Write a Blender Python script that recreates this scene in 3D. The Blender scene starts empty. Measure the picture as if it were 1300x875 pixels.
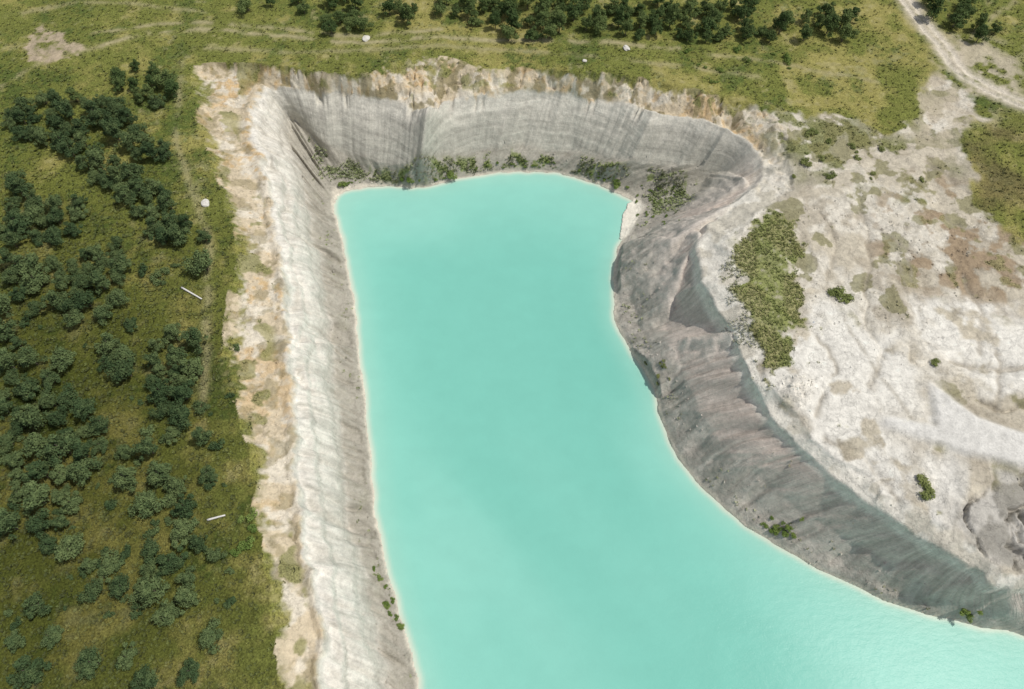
import bpy, math, random
import numpy as np
from mathutils import Vector
random.seed(7); rng = np.random.default_rng(7)
C = bpy.context.scene.collection
# ------------------------------------------------------------ camera model
H = 90.0; FPX = 24/36*1300; D = 14.0
def ray(px, py):
    a = (px-650)/FPX; b = (437.5-py)/FPX
    return a, .5+.8660254*b, -.8660254+.5*b
def at(px, py, z=0.0):
    a, dy, dz = ray(px, py); t = (H-z)/(-dz)
    return (a*t, dy*t, z)
# ------------------------------------------------------------ noise
_tabs = [rng.random((256, 256)) for _ in range(12)]
def vn(x, y, k=0, lin=False):
    T = _tabs[k % 12]
    xf = np.floor(x); yf = np.floor(y)
    xi = xf.astype(np.int64) & 255; yi = yf.astype(np.int64) & 255
    u = x-xf; v = y-yf
    if not lin:
        u = u*u*u*(u*(u*6-15)+10); v = v*v*v*(v*(v*6-15)+10)
    x1 = (xi+1) & 255; y1 = (yi+1) & 255
    return (T[xi, yi]*(1-u)+T[x1, yi]*u)*(1-v)+(T[xi, y1]*(1-u)+T[x1, y1]*u)*v
def fbm(x, y, sc, octv=4, k=0, gain=.5):
    x = x/sc; y = y/sc; s = 0; a = 1; tot = 0
    for i in range(octv):
        s = s+a*vn(x+17.3*i, y+9.1*i, k+i); tot += a; a *= gain
        x, y = (x*.8-y*.6)*2.03, (x*.6+y*.8)*2.03
    return s/tot
def ridged(x, y, octv=3, k=0, lin=False):
    s = 0; a = 1; tot = 0
    for i in range(octv):
        s = s+a*np.abs(vn(x, y, k+i, lin)*2-1); tot += a; a *= .5
        x = x*2.1+5.2; y = y*1.7+3.3
    return s/tot
def sst(a, b, x):
    t = np.clip((x-a)/(b-a), 0, 1); return t*t*(3-2*t)
# ------------------------------------------------------------ grid
def axis(segs, far):
    out = []
    for a, b, d in segs:
        n = max(1, int(round((b-a)/d))); out.append(np.linspace(a, b, n, endpoint=False))
    out.append(np.array([segs[-1][1]]))
    g = np.concatenate(out)
    st = .4; hi = []; v = g[-1]
    while v < far: st *= 1.28; v += st; hi.append(v)
    st = .6; lo = []; v = g[0]
    while v > -far: st *= 1.28; v -= st; lo.append(v)
    return np.concatenate([np.array(lo[::-1]), g, np.array(hi)])
gx = axis([(-118, -46, .32), (-46, -19, .17), (-19, 16, .27), (16, 66, .17), (66, 122, .27)], 3000)
gy = axis([(-75, 2, .8), (2, 20, .24), (20, 95, .19), (95, 119, .13), (119, 145, .27)], 3000)
X, Y = np.meshgrid(gx, gy)
NY, NX = X.shape
# ------------------------------------------------------------ quarry stations: shore, foot of cliff, rim, outer edge
P = []
def st(S, T, R, O, zT, zR, L, B):
    if L == 0 and B == 0 and zT == -9: zT = -8.1
    P.append(([at(*S, -D), at(*T, zT), at(*R, zR), at(*O, 0)], L, B))
def sw(S, T, R, O):
    P.append(([(*S, -D), (*T, -9), (*R, -1.5), (*O, 0)], 0, 0))
st((560,1000),(505,1000),(432,1000),(372,1000),-11,-2.5,1,0)
st((535,875),(492,872),(414,870),(352,870),-11.3,-2.5,1,0)
st((512,785),(473,785),(402,785),(343,785),-11.3,-2.5,1,0)
st((486,705),(454,705),(388,705),(334,700),-11.3,-2.5,1,0)
st((478,640),(442,640),(381,640),(325,640),-11.3,-2.5,1,0)
st((468,560),(433,560),(374,560),(316,560),-11.3,-2.5,1,0)
st((460,480),(425,480),(368,480),(289,475),-11.3,-2.5,1,0)
st((452,400),(416,400),(366,398),(288,400),-11.3,-2.5,1,0)
st((442,330),(407,330),(354,325),(299,300),-11.3,-2.5,1,0)
st((431,288),(393,280),(345,262),(286,255),-11.2,-2.5,1,0)
st((425,264),(382,225),(334,205),(265,200),-10.5,-2.5,1,0)
st((427,252),(370,182),(320,155),(250,140),-10,-2.5,1,0)
st((433,246),(366,152),(330,116),(243,84),-9.5,-3,.8,.2)
st((441,243),(380,152),(354,108),(300,80),-9.0,-3.2,.2,.8)
st((456,240),(408,176),(400,115),(400,88),-9.4,-3.5,0,1)
st((480,237),(452,193),(450,120),(445,95),-9.6,-3.5,0,1)
st((510,238),(500,211),(505,130),(490,84),-10.6,-3.5,0,1)
st((536,239),(540,213),(547,147),(535,74),-11,-3.5,0,1)
st((562,232),(565,200),(568,128),(575,74),-11,-3.5,0,1)
st((600,225),(610,190),(620,119),(620,84),-10.8,-3.5,0,1)
st((640,220),(655,184),(670,115),(670,84),-10.5,-3.5,0,1)
st((680,219),(702,187),(720,118),(720,90),-10.5,-3.5,0,1)
st((715,222),(752,196),(775,130),(770,92),-10.5,-3.5,0,1)
st((745,231),(800,213),(832,145),(830,102),-10.5,-3.2,0,1)
st((765,238),(850,214),(882,152),(890,116),-9.5,-3,0,1)
st((785,247),(890,216),(925,166),(945,132),-8.5,-2.5,0,1)
st((800,254),(910,224),(956,184),(990,155),-8,-2,0,.9)
st((810,266),(905,240),(970,208),(1010,195),-8,-2,0,.5)
st((802,284),(880,262),(958,235),(1002,240),-8.5,-2,0,.2)
st((784,314),(846,297),(925,262),(965,275),-9.5,-2,0,0)
st((779,350),(829,330),(893,292),(935,312),-9.5,-1.5,0,0)
st((778,376),(838,372),(885,338),(940,350),-10,-1.5,0,0)
st((779,400),(846,398),(905,385),(948,385),-9.5,-1.5,0,0)
st((790,430),(850,425),(930,420),(962,430),-9,-1.5,0,0)
st((812,465),(865,460),(945,460),(978,470),-9,-1.5,0,0)
st((828,495),(880,495),(960,495),(995,500),-9,-1.5,0,0)
st((840,535),(897,530),(985,535),(1015,530),-9,-1.5,0,0)
st((860,578),(925,570),(1020,570),(1043,560),-9,-1.5,0,0)
st((890,620),(965,605),(1060,605),(1083,590),-9,-1.5,0,0)
st((935,660),(1010,640),(1105,640),(1125,622),-9,-1.5,0,0)
st((985,692),(1060,672),(1155,672),(1172,652),-9,-1.5,0,0)
st((1050,728),(1115,705),(1200,700),(1215,680),-9,-1.5,0,0)
st((1120,760),(1170,738),(1238,725),(1253,705),-9,-1.5,0,0)
st((1190,783),(1218,768),(1262,748),(1288,725),-9.5,-2.5,0,0)
st((1260,798),(1285,775),(1312,750),(1335,722),-9,-2.5,0,0)
st((1340,815),(1365,785),(1395,750),(1415,720),-9,-1.5,0,0)
st((1500,850),(1530,820),(1560,790),(1590,760),-9,-1.5,0,0)
sw((98,-15),(104,-17),(111,-19),(117,-22))
sw((75,-42),(78,-48),(82,-55),(85,-60))
sw((20,-50),(20,-56),(20,-63),(20,-68))
sw((-12,-35),(-18,-39),(-26,-42),(-32,-45))
n = len(P); SUB = 20
ctl = np.array([[list(q) for q in p[0]] for p in P], float)
lb = np.array([[p[1], p[2]] for p in P], float)
def catmull(A):
    out = []
    for i in range(n):
        p0, p1, p2, p3 = A[i-1], A[i], A[(i+1) % n], A[(i+2) % n]
        for j in range(SUB):
            t = j/SUB
            out.append(.5*((2*p1)+(-p0+p2)*t+(2*p0-5*p1+4*p2-p3)*t*t+(-p0+3*p1-3*p2+p3)*t**3))
    return np.array(out)
LN = catmull(ctl)
LB = np.clip(catmull(lb), 0, 1)
m = len(LN)
mid = (LN[:, 1]+LN[:, 2])/2
ds = np.linalg.norm(np.roll(mid, -1, 0)-mid, axis=1)
SS = np.concatenate([[0], np.cumsum(ds)])
acr = LN[:, 3, :2]-LN[:, 0, :2]; acr /= np.linalg.norm(acr, axis=1)[:, None]
Rb = np.clip(1-LB[:, 0]-LB[:, 1], 0, 1)
for li, am, sc_ in ((0, .5, 5.0), (1, 1.0, 5.5), (2, 1.4, 6.0), (3, 2.2, 7.0)):
    w_ = (ridged(SS[:-1]/sc_, SS[:-1]*0+li*9.3, 4, li)*2-.8)*am
    if li == 3: w_ = w_*(1-LB[:, 1]*.45-LB[:, 0]*.45)
    if li == 2: w_ = w_*(1-.5*Rb)
    LN[:, li, :2] += acr*w_[:, None]*(1-.3*(li == 2)*LB[:, 1:2])
LN[:, 1, 2] += (vn(SS[:-1]/6, SS[:-1]*0, 7)-.5)*1.2*(1-.5*Rb)
LN[:, 2, 2] += (vn(SS[:-1]/4, SS[:-1]*0+4, 8)-.5)*.8
buf = np.full((NY, NX, 5), np.nan)    # z, t, s, L, B
def tri(Pq, V):
    x0, x1 = Pq[:, 0].min(), Pq[:, 0].max(); y0, y1 = Pq[:, 1].min(), Pq[:, 1].max()
    i0, i1 = np.searchsorted(gx, x0), np.searchsorted(gx, x1, 'right')
    j0, j1 = np.searchsorted(gy, y0), np.searchsorted(gy, y1, 'right')
    if i1 <= i0 or j1 <= j0: return
    xx = gx[i0:i1][None, :]; yy = gy[j0:j1][:, None]
    (ax, ay), (bx, by), (cx, cy) = Pq
    d = (by-cy)*(ax-cx)+(cx-bx)*(ay-cy)
    if abs(d) < 1e-9: return
    u = ((by-cy)*(xx-cx)+(cx-bx)*(yy-cy))/d
    v = ((cy-ay)*(xx-cx)+(ax-cx)*(yy-cy))/d
    w = 1-u-v
    mk = (u >= -1e-6) & (v >= -1e-6) & (w >= -1e-6)
    if not mk.any(): return
    val = u[..., None]*V[0]+v[..., None]*V[1]+w[..., None]*V[2]
    sub = buf[j0:j1, i0:i1]; sub[mk] = val[mk]
for band in (2, 1, 0):
    for i in range(m):
        k = (i+1) % m
        q = [LN[i, band], LN[k, band], LN[k, band+1], LN[i, band+1]]
        vals = [np.array([q[0][2], band, SS[i], *LB[i]]), np.array([q[1][2], band, SS[i+1], *LB[k]]),
                np.array([q[2][2], band+1, SS[i+1], *LB[k]]), np.array([q[3][2], band+1, SS[i], *LB[i]])]
        pq = np.array([[v[0], v[1]] for v in q])
        tri(pq[[0, 1, 2]], [vals[0], vals[1], vals[2]]); tri(pq[[0, 2, 3]], [vals[0], vals[2], vals[3]])
# ------------------------------------------------------------ uniform mask raster
RX0, RX1, RY0, RY1, RD = -150., 170., -90., 190., .3
rw = int((RX1-RX0)/RD); rh = int((RY1-RY0)/RD)
rxs = RX0+(np.arange(rw)+.5)*RD; rys = RY0+(np.arange(rh)+.5)*RD
def polymask(pts):
    mk = np.zeros((rh, rw)); pts = np.array(pts)
    j0 = max(0, int((pts[:, 1].min()-RY0)/RD)-1); j1 = min(rh, int((pts[:, 1].max()-RY0)/RD)+2)
    nx_ = np.roll(pts, -1, 0)
    for j in range(j0, j1):
        y = rys[j]
        c = (pts[:, 1] > y) != (nx_[:, 1] > y)
        if not c.any(): continue
        xs = np.sort(pts[c, 0]+(y-pts[c, 1])/(nx_[c, 1]-pts[c, 1])*(nx_[c, 0]-pts[c, 0]))
        for a, b in zip(xs[::2], xs[1::2]):
            mk[j, (rxs >= a) & (rxs <= b)] = 1
    return mk
def blur(mk, r):
    k = max(1, int(r/RD))
    for _ in range(2):
        for ax in (0, 1):
            pad = [(0, 0), (0, 0)]; pad[ax] = (k+1, k)
            c = np.cumsum(np.pad(mk, pad, mode='edge'), axis=ax)
            mk = ((c[2*k+1:]-c[:-2*k-1]) if ax == 0 else (c[:, 2*k+1:]-c[:, :-2*k-1]))/(2*k+1)
    return mk
def samp(mk, x, y):
    fx = np.clip((x-RX0)/RD-.5, 0, rw-1.001); fy = np.clip((y-RY0)/RD-.5, 0, rh-1.001)
    i = fx.astype(int); j = fy.astype(int); u = fx-i; v = fy-j
    return (mk[j, i]*(1-u)+mk[j, i+1]*u)*(1-v)+(mk[j+1, i]*(1-u)+mk[j+1, i+1]*u)*v
wx1 = fbm(X, Y, 5, 4, 1)-.5; wy1 = fbm(X+50, Y, 5, 4, 4)-.5
def pmask(px, soft=1.2, warp=3.5, z=0):
    mk = blur(polymask([at(u, v, z)[:2] for u, v in px]), soft)
    return np.clip(samp(mk, X+wx1*2*warp, Y+wy1*2*warp), 0, 1)
def stroke(px, w, warp=.6, z=0):
    pts = np.array([at(u, v, z)[:2] for u, v in px])
    Q = []
    for i in range(len(pts)-1):
        p0 = pts[max(i-1, 0)]; p1 = pts[i]; p2 = pts[i+1]; p3 = pts[min(i+2, len(pts)-1)]
        for j in range(6):
            t = j/6; Q.append(.5*((2*p1)+(-p0+p2)*t+(2*p0-5*p1+4*p2-p3)*t*t+(-p0+3*p1-3*p2+p3)*t**3))
    Q.append(pts[-1]); Q = np.array(Q)
    d = np.full(X.shape, 1e9)
    i0, i1 = np.searchsorted(gx, Q[:, 0].min()-w*3), np.searchsorted(gx, Q[:, 0].max()+w*3)
    j0, j1 = np.searchsorted(gy, Q[:, 1].min()-w*3), np.searchsorted(gy, Q[:, 1].max()+w*3)
    xx = X[j0:j1, i0:i1]+wx1[j0:j1, i0:i1]*2*warp; yy = Y[j0:j1, i0:i1]+wy1[j0:j1, i0:i1]*2*warp
    dd = np.full(xx.shape, 1e9)
    for a, b in zip(Q[:-1], Q[1:]):
        ab = b-a; l = (ab**2).sum()+1e-9
        t = np.clip(((xx-a[0])*ab[0]+(yy-a[1])*ab[1])/l, 0, 1)
        dd = np.minimum(dd, np.hypot(xx-a[0]-t*ab[0], yy-a[1]-t*ab[1]))
    d[j0:j1, i0:i1] = dd
    return d
def tent(px, slope):
    """a straight-sided ridge: list of (u, v, z) crest points"""
    pts = [np.array(at(u, v, z)) for u, v, z in px]
    out = np.full(X.shape, -99.)
    xs = [p[0] for p in pts]; ys = [p[1] for p in pts]
    i0, i1 = np.searchsorted(gx, min(xs)-14), np.searchsorted(gx, max(xs)+14)
    j0, j1 = np.searchsorted(gy, min(ys)-14), np.searchsorted(gy, max(ys)+14)
    xx = X[j0:j1, i0:i1]+wx1[j0:j1, i0:i1]*2.4; yy = Y[j0:j1, i0:i1]+wy1[j0:j1, i0:i1]*2.4
    o_ = out[j0:j1, i0:i1]
    for a, b in zip(pts[:-1], pts[1:]):
        ab = b-a; l = (ab[:2]**2).sum()+1e-9; ln = math.sqrt(l)
        t = np.clip(((xx-a[0])*ab[0]+(yy-a[1])*ab[1])/l, 0, 1)
        dist = np.hypot(xx-a[0]-t*ab[0], yy-a[1]-t*ab[1])
        rib = np.abs(vn((t*ln+a[0])/1.2, dist*.12+a[1], 5)*2-1)     # ribs running straight down both flanks
        o_[:] = np.maximum(o_, a[2]+ab[2]*t-slope*(np.sqrt(dist*dist+.36)-.6)-(1-rib)*.55*np.clip(dist/1.5, 0, 1))
    return out
lake_r = polymask(LN[:, 0, :2])
lake_b = blur(lake_r, 1.8)
outer_r = polymask(LN[:, 3, :2])
inouter = samp(outer_r, X, Y)
# ------------------------------------------------------------ masks
right_px = [(955,128),(1010,150),(1060,148),(1140,170),(1168,140),(1182,100),(1205,98),(1240,132),
            (1218,190),(1245,255),(1290,310),(1420,370),(1600,500),(1600,900),(1250,790),(900,640),(850,300),(940,200)]
M_right = pmask(right_px, 1.5, 4)
M_weed = pmask([(975,262),(1000,285),(1012,330),(1018,375),(1008,410),(1003,450),(985,475),(965,455),(945,420),(925,400),(922,375),(932,330),(950,290)], 1.4, 3)
M_white = pmask([(1005,395),(1080,398),(1150,440),(1190,500),(1180,520),(1190,650),(1150,650),(1050,575),(990,510),(975,460)], 1.0, 5)
M_white2 = pmask([(985,205),(1010,215),(975,265),(945,290),(925,330),(915,385),(890,360),(880,320),(905,285)], 1.2, 2)
M_white3 = pmask([(1150,400),(1230,385),(1320,420),(1320,500),(1250,480),(1190,450)], 1.0, 5)
M_dark = pmask([(1238,608),(1265,592),(1320,604),(1400,640),(1400,715),(1300,722),(1240,695),(1212,665)], .7, 2.5)
M_mix = pmask([(960,135),(1060,148),(1150,170),(1200,190),(1200,260),(1100,235),(1040,215),(985,200)], 3, 5)
M_brown = pmask([(1130,230),(1250,230),(1330,330),(1330,400),(1230,395),(1170,370),(1110,320)], 3, 5)
M_patch = pmask([(18,50),(60,30),(100,40),(95,75),(50,92),(20,85)], 1.6, 5)
M_pale = pmask([(1195,60),(1245,45),(1300,72),(1300,118),(1240,130),(1222,175),(1190,192),(1165,172),(1188,110)], 2, 5)
M_shadeleft = pmask([(-300,380),(130,330),(290,350),(330,560),(350,800),(400,1100),(-300,1100)], 16, 6)
M_shademid = pmask([(-300,130),(120,100),(290,300),(310,420),(-300,430)], 14, 5)
M_rgrass = pmask([(1225,160),(1300,150),(1450,170),(1450,380),(1300,335),(1240,255)], 2, 4)
M_spit = pmask([(781,306),(786,284),(797,262),(808,256),(815,264),(808,280),(794,294)], .35, 1.2, -D)
M_orange = pmask([(235,70),(360,75),(360,420),(290,520),(280,400),(250,180)], 5, 6)
slab_px = [(1178,484),(1218,514),(1240,530),(1320,556),(1430,592),(1430,640),(1320,600),(1262,584),(1226,576),(1196,566),(1120,540),(1122,528),(1186,540)]
M_slab = pmask(slab_px, .3, .3)
M_slabw = np.clip(pmask(slab_px, 2.0, .8)*1.6, 0, 1)*(1-M_slab)
d_leg = stroke([(1216,572),(1206,620),(1188,690)], 5, .4)
M_heap = pmask([(998,482),(1018,478),(1030,492),(1026,510),(1008,518),(994,504)], .9, .8)
d_t = stroke([(1145,-10),(1168,25),(1194,57),(1219,90),(1262,116),(1320,144),(1400,170)], 4, .9)
trails = [stroke(p, 3) for p in ([(130,60),(220,38),(330,42),(450,55),(560,48),(700,52),(860,62)], [(120,45),(220,30),(330,33),(450,46),(560,38)],
          [(0,110),(60,80),(130,60)], [(230,80),(225,180),(262,300),(262,420),(255,520)], [(1165,290),(1155,340),(1170,400),(1165,430)], [(1150,290),(1142,340),(1158,400)],
          [(0,20),(120,5),(260,15)], [(900,70),(1000,82),(1120,105)], [(1060,240),(1130,300),(1190,330),(1290,350)], [(1020,300),(1080,420),(1120,480),(1180,560)],
          [(250,62),(420,66),(600,60),(800,78),(960,98)], [(1215,88),(1228,55),(1255,25),(1290,0)])]
chan = [stroke(p, 6, 1.8) for p in ([(1205,455),(1250,468),(1300,462),(1380,480)], [(1090,250),(1110,330),(1095,390),(1120,450)], [(1225,350),(1250,400),(1240,450)],
        [(1030,420),(1060,470),(1040,530)], [(1120,440),(1100,490)], [(1180,210),(1200,270),(1260,300)], [(1250,500),(1290,520),(1340,510)],
        [(1060,560),(1110,590),(1150,640)], [(1180,200),(1240,250),(1320,290)], [(1260,440),(1275,480),(1265,520)], [(1030,250),(1060,300),(1050,350)])]
# ------------------------------------------------------------ heights
t_ = np.where(np.isnan(buf[..., 1]), 3.0, buf[..., 1]); s_ = np.nan_to_num(buf[..., 2]); Lw = np.nan_to_num(buf[..., 3]); Bw = np.nan_to_num(buf[..., 4])
strip = ~np.isnan(buf[..., 1])
Rw = np.clip(1-Lw-Bw, 0, 1)
plat = (fbm(X, Y, 22, 4, 2)-.5)*1.6+(fbm(X, Y, 2.2, 3, 5)-.5)*.22
gl = ridged(X/9+wx1*1.2, Y/9+wy1*1.2, 4, 3)
rough = (fbm(X, Y, 12, 6, 6, .5)-.5)*2.2-(1-sst(.0, .10, gl))*.4+(fbm(X, Y, 1.2, 3, 8)-.5)*.15
sm = np.clip(M_white+M_white3, 0, 1)
plat = plat*(1-M_right)+rough*M_right*(1-.7*sm)
plat = plat-M_dark*(.4+1.7*(1-sst(.05, .45, ridged(X/4+wx1*2, Y/6+wy1*2, 4, 1))))
for i, d in enumerate(chan): plat = plat-(.9 if i in (0, 6) else .4)*np.exp(-(d/(.6+.2*(i % 3))))
plat = plat*(1-np.clip(M_slab+M_slabw, 0, 1))+M_slab*(.5+.10*(fbm(X, Y, 6, 3, 2)-.5))-M_slabw*.3
plat = plat+M_heap*(.7+(fbm(X, Y, .8, 3, 2)-.5)*1.2)
plat = plat-.15*np.exp(-((d_t-.95)/.4)**2)
zs = np.nan_to_num(buf[..., 0])
wO = sst(2.0, 3.0, t_)
z = np.where(strip, zs+plat*wO, plat)
sw_ = s_+(vn(s_/16, t_*.7, 2)-.5)*2.4+wx1*.6
skew = sw_+Lw*(t_*-3.5)+Rw*(t_*3.4)
g0 = ridged(skew/8.5, t_*.35+3, 2, 8); g1 = ridged(skew/3.4, t_*.3, 3, 0); g2 = np.abs(vn(skew/1.35, t_*.3+7, 4)*2-1); g3 = vn(sw_/13, t_*.35, 6)
gA = ridged(skew/6.2, t_*.3+1.7, 2, 9, True)
prof = sst(.12, .6, t_)*(1-sst(1.92, 2.08, t_))
gul = (1-g1)*.7+(1-g2)*.3
z = z-np.where(strip, prof*(Lw*1.0+Bw*.14+Rw*.8)*(gul-.35), 0)+np.where(strip, prof*(g3-.5)*(Bw*2.0+Rw*1.0+Lw*1.0), 0)
z = z-np.where(strip, prof*(1-g2)**2*(Rw*.55+Lw*.5+Bw*.12), 0)
z = z-np.where(strip, prof*(1-sst(0, .4, g0))*(Lw*1.5+Rw*.8), 0)
z = z+np.where(strip, prof*(gA-.4)*(Rw*.7+Lw*.6+Bw*.3), 0)
for idx, am_, wd_ in ((17, 5.0, 3.6), (23, 1.8, 3.6), (25, 1.6, 3.0)):
    s0 = SS[int(idx*SUB)]
    z = z+np.where(strip, prof*Bw*am_*np.exp(-np.abs(s_-s0)/wd_)*(1-sst(1.6, 2.1, t_)*.4), 0)
arch = np.sin(np.clip(t_-1, 0, 1)*np.pi)
z = z+np.where(strip, arch*(Lw*1.2+Rw*.1), 0)
led = ((t_*2.2+(vn(s_/10, t_*0, 3)-.5)*1.8+.4*wx1) % 1.0)
z = z+np.where(strip, sst(1.0, 1.15, t_)*(1-sst(1.9, 2.1, t_))*(sst(.0, .12, led)-led)*(Lw*1.1), 0)
tb = t_+(vn(s_/9, s_*0, 1)-.5)*.5
iso = fbm(X, Y, 2.6, 4, 10, .5)-.5
z = z+np.where(strip, sst(.3, 1, t_)*(1-sst(1.9, 2.2, t_))*iso*(Bw*.35+Lw*.25+Rw*.25), 0)
rimn = np.exp(-((t_-2.02)/.22)**2)*sst(.45, .75, ridged(s_/3.1, t_*.6, 3, 2))
z = z-np.where(strip, rimn*(Bw*1.5+Lw*.6+Rw*.3), 0)
sc = np.where(strip, sst(1.95, 2.25, t_)*(1-sst(2.85, 3.0, t_)), 0)
z = z+sc*((fbm(X, Y, 3.0, 4, 7)-.5)*(2.0-1.2*Rw-1.1*Lw)-(.25*Lw+1.0*Bw)*(1-sst(0, .25, ridged(X/3.5, Y/3.5, 3, 2))))
z = z-np.where(strip, Lw*.9*sst(2.05, 2.3, t_)*(1-sst(2.75, 3.0, t_)), 0)
z = np.where(strip, z+(1-sst(.3, 1, t_))*(fbm(X, Y, 1.6, 3, 9)-.5)*.4, z)
# folded spurs at the right end of the back wall
tn = np.full(X.shape, -99.)
for px, sl in (([(935,258,-1.6), (888,280,-2.0), (850,305,-4.0), (826,322,-6.6), (798,338,-11)], 1.1),
               ([(884,296,-1.6), (868,335,-4.2), (845,385,-7.8), (824,402,-11)], 1.05),
               ([(945,228,-2.5), (900,258,-5.8), (852,288,-9.8)], .9), ([(930,420,-1.5), (880,432,-6), (838,450,-11)], .9)):
    tn = np.maximum(tn, tent(px, sl))
kt = (t_ < 2.15) & (strip)
tn2 = tn+iso*.6-.5*(gul-.4)
spur = np.where(kt, sst(-.2, .6, tn2-z), 0)
z = np.where(kt & (t_ > .12), np.maximum(z, tn2), z)
z = np.where(strip & (t_ > .1), np.maximum(z, -13.9+.3*np.minimum(t_, 1)), z)
z = np.where(M_spit > .4, np.maximum(z, -13.75), z)
lbx = samp(lake_b, X, Y)
lake_in = (inouter > .5) & ~strip & (lbx > .15)
z = np.where(lake_in, -D-.15-2.6*np.clip(lbx*2-1, 0, 1), z)
z = np.where(lake_in & (M_spit > .4), -13.8, z)
Z = z
def hz(x, y):
    i = np.clip(np.searchsorted(gx, x)-1, 0, NX-2); j = np.clip(np.searchsorted(gy, y)-1, 0, NY-2)
    u = (x-gx[i])/(gx[i+1]-gx[i]); v = (y-gy[j])/(gy[j+1]-gy[j])
    return (Z[j, i]*(1-u)+Z[j, i+1]*u)*(1-v)+(Z[j+1, i]*(1-u)+Z[j+1, i+1]*u)*v
def drop(px, py, lift=0.0):
    a, dy, dz = ray(px, py)
    tt = np.arange(70, 220, .12)
    xs, ys, zz = a*tt, dy*tt, H+dz*tt
    hit = np.nonzero(zz <= np.maximum(hz(xs, ys), -D)+lift)[0]
    k = int(hit[0]) if len(hit) else len(tt)-1
    return float(xs[k]), float(ys[k]), float(max(hz(xs[k:k+1], ys[k:k+1])[0], -D))
# ------------------------------------------------------------ colours
def col(*c): return np.array(c)
def mix(a, b, w): return a*(1-w[..., None])+b*w[..., None]
n1 = fbm(X, Y, 16, 5, 0); n2 = fbm(X, Y, 3.2, 5, 3); n3 = fbm(X, Y, .9, 3, 6); n4 = fbm(X+90, Y, 7, 5, 8)
G = np.zeros((*X.shape, 3))+col(.160, .175, .044)
G = mix(G, col(.295, .268, .088), sst(.42, .66, n1*.5+n2*.5))
G = mix(G, col(.080, .112, .028), sst(.50, .70, n4*.6+n3*.4)*.85)
G = mix(G, col(.37, .33, .17), sst(.58, .76, n2*.6+n3*.4)*.5)
G = mix(G, G*.80*col(1, 1.02, .88), np.clip(M_shademid, 0, 1)*.75)  # lighter step of the shade painted into the left grass
G = mix(G, G*.43*col(1.0, 1.04, .82), M_shadeleft)  # shade over the left forest painted into the grass colour
G = mix(G, col(.13, .105, .050), M_rgrass*.7*sst(.3, .6, n4))
for d, w in zip(trails, (.9, .8, .5, .5, 0, 0, .5, .5, 0, 0, .5, .8)):
    if w: G = mix(G, col(.37, .33, .19), np.exp(-(d/.7)**2)*w*sst(.25, .55, n2))
G = mix(G, col(.46, .37, .28), sst(.45, .85, M_patch*.8+(n3-.5)*.7+(n2-.5)*.5)*.8)
# bare right side
chalk = col(.64, .60, .515)
Rr = np.zeros_like(G)+col(.52, .47, .375)
Rr = mix(Rr, chalk, sst(.40, .54, n4*.6+n2*.4))
Rr = mix(Rr, col(.37, .325, .25), sst(.50, .59, n2*.5+n1*.5)*.7)
Rr = mix(Rr, col(.30, .215, .13), M_brown*sst(.46, .55, n2)*.8)
Rr = mix(Rr, col(.165, .175, .058), sst(.46, .54, n2*.6+n4*.4)*np.clip(M_mix*1.2, 0, 1)*.9)
Rr = mix(Rr, col(.20, .19, .08), sst(.575, .61, fbm(X, Y, 4, 5, 10))*.7*(1-.9*sm))
Rr = mix(Rr, col(.74, .715, .65)*(.92+.16*n3[..., None]), sm*sst(.32, .42, n4*.5+n2*.5)*.92)
Rr = mix(Rr, col(.72, .69, .61), M_white2*.9)
Rr = mix(Rr, mix(np.zeros_like(G)+col(.47, .45, .41), col(.31, .295, .26), sst(.42, .58, n2)), M_dark*.92)
for d in trails[4:6]+trails[8:10]: Rr = mix(Rr, col(.31, .28, .225), np.exp(-(d/.4)**2)*.55*sst(.35, .55, n3))
for d in chan: Rr = mix(Rr, col(.35, .31, .245), np.exp(-((d)/.45)**2)*.6*sst(.3, .5, n2))
Rr = mix(Rr, col(.33, .30, .245), (1-sst(0, .05, gl))*.4*(1-.6*sm))
Rr = mix(Rr, col(.62, .60, .55), np.exp(-(d_leg/1.8)**6)*.75)
Rr = mix(Rr, col(.39, .345, .27), M_slabw*.8*sst(.3, .5, n2))
Rr = mix(Rr, col(.66, .645, .605)*(.92+.16*n2[..., None]), M_slab*.97)
Rr = mix(Rr, col(.72, .68, .60), M_heap)
weedk = sst(.40, .75, M_weed+(n3-.5)*.9+(n2-.5)*.9)
Rr = mix(Rr, mix(np.zeros_like(G)+col(.20, .225, .068), col(.29, .28, .12), sst(.4, .6, n2)), weedk*.92)
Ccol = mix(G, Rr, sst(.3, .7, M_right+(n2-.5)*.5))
Ccol = mix(Ccol, col(.50, .44, .34), M_pale*sst(.36, .52, n2)*.8)
Ccol = mix(Ccol, col(.54, .48, .38), np.exp(-(d_t/2.5)**4)*.85*sst(.15, .5, n3*.5+n2*.5))
Ccol = mix(Ccol, col(.68, .62, .52), np.exp(-((d_t-.95)/.65)**2)*.75)
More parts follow.
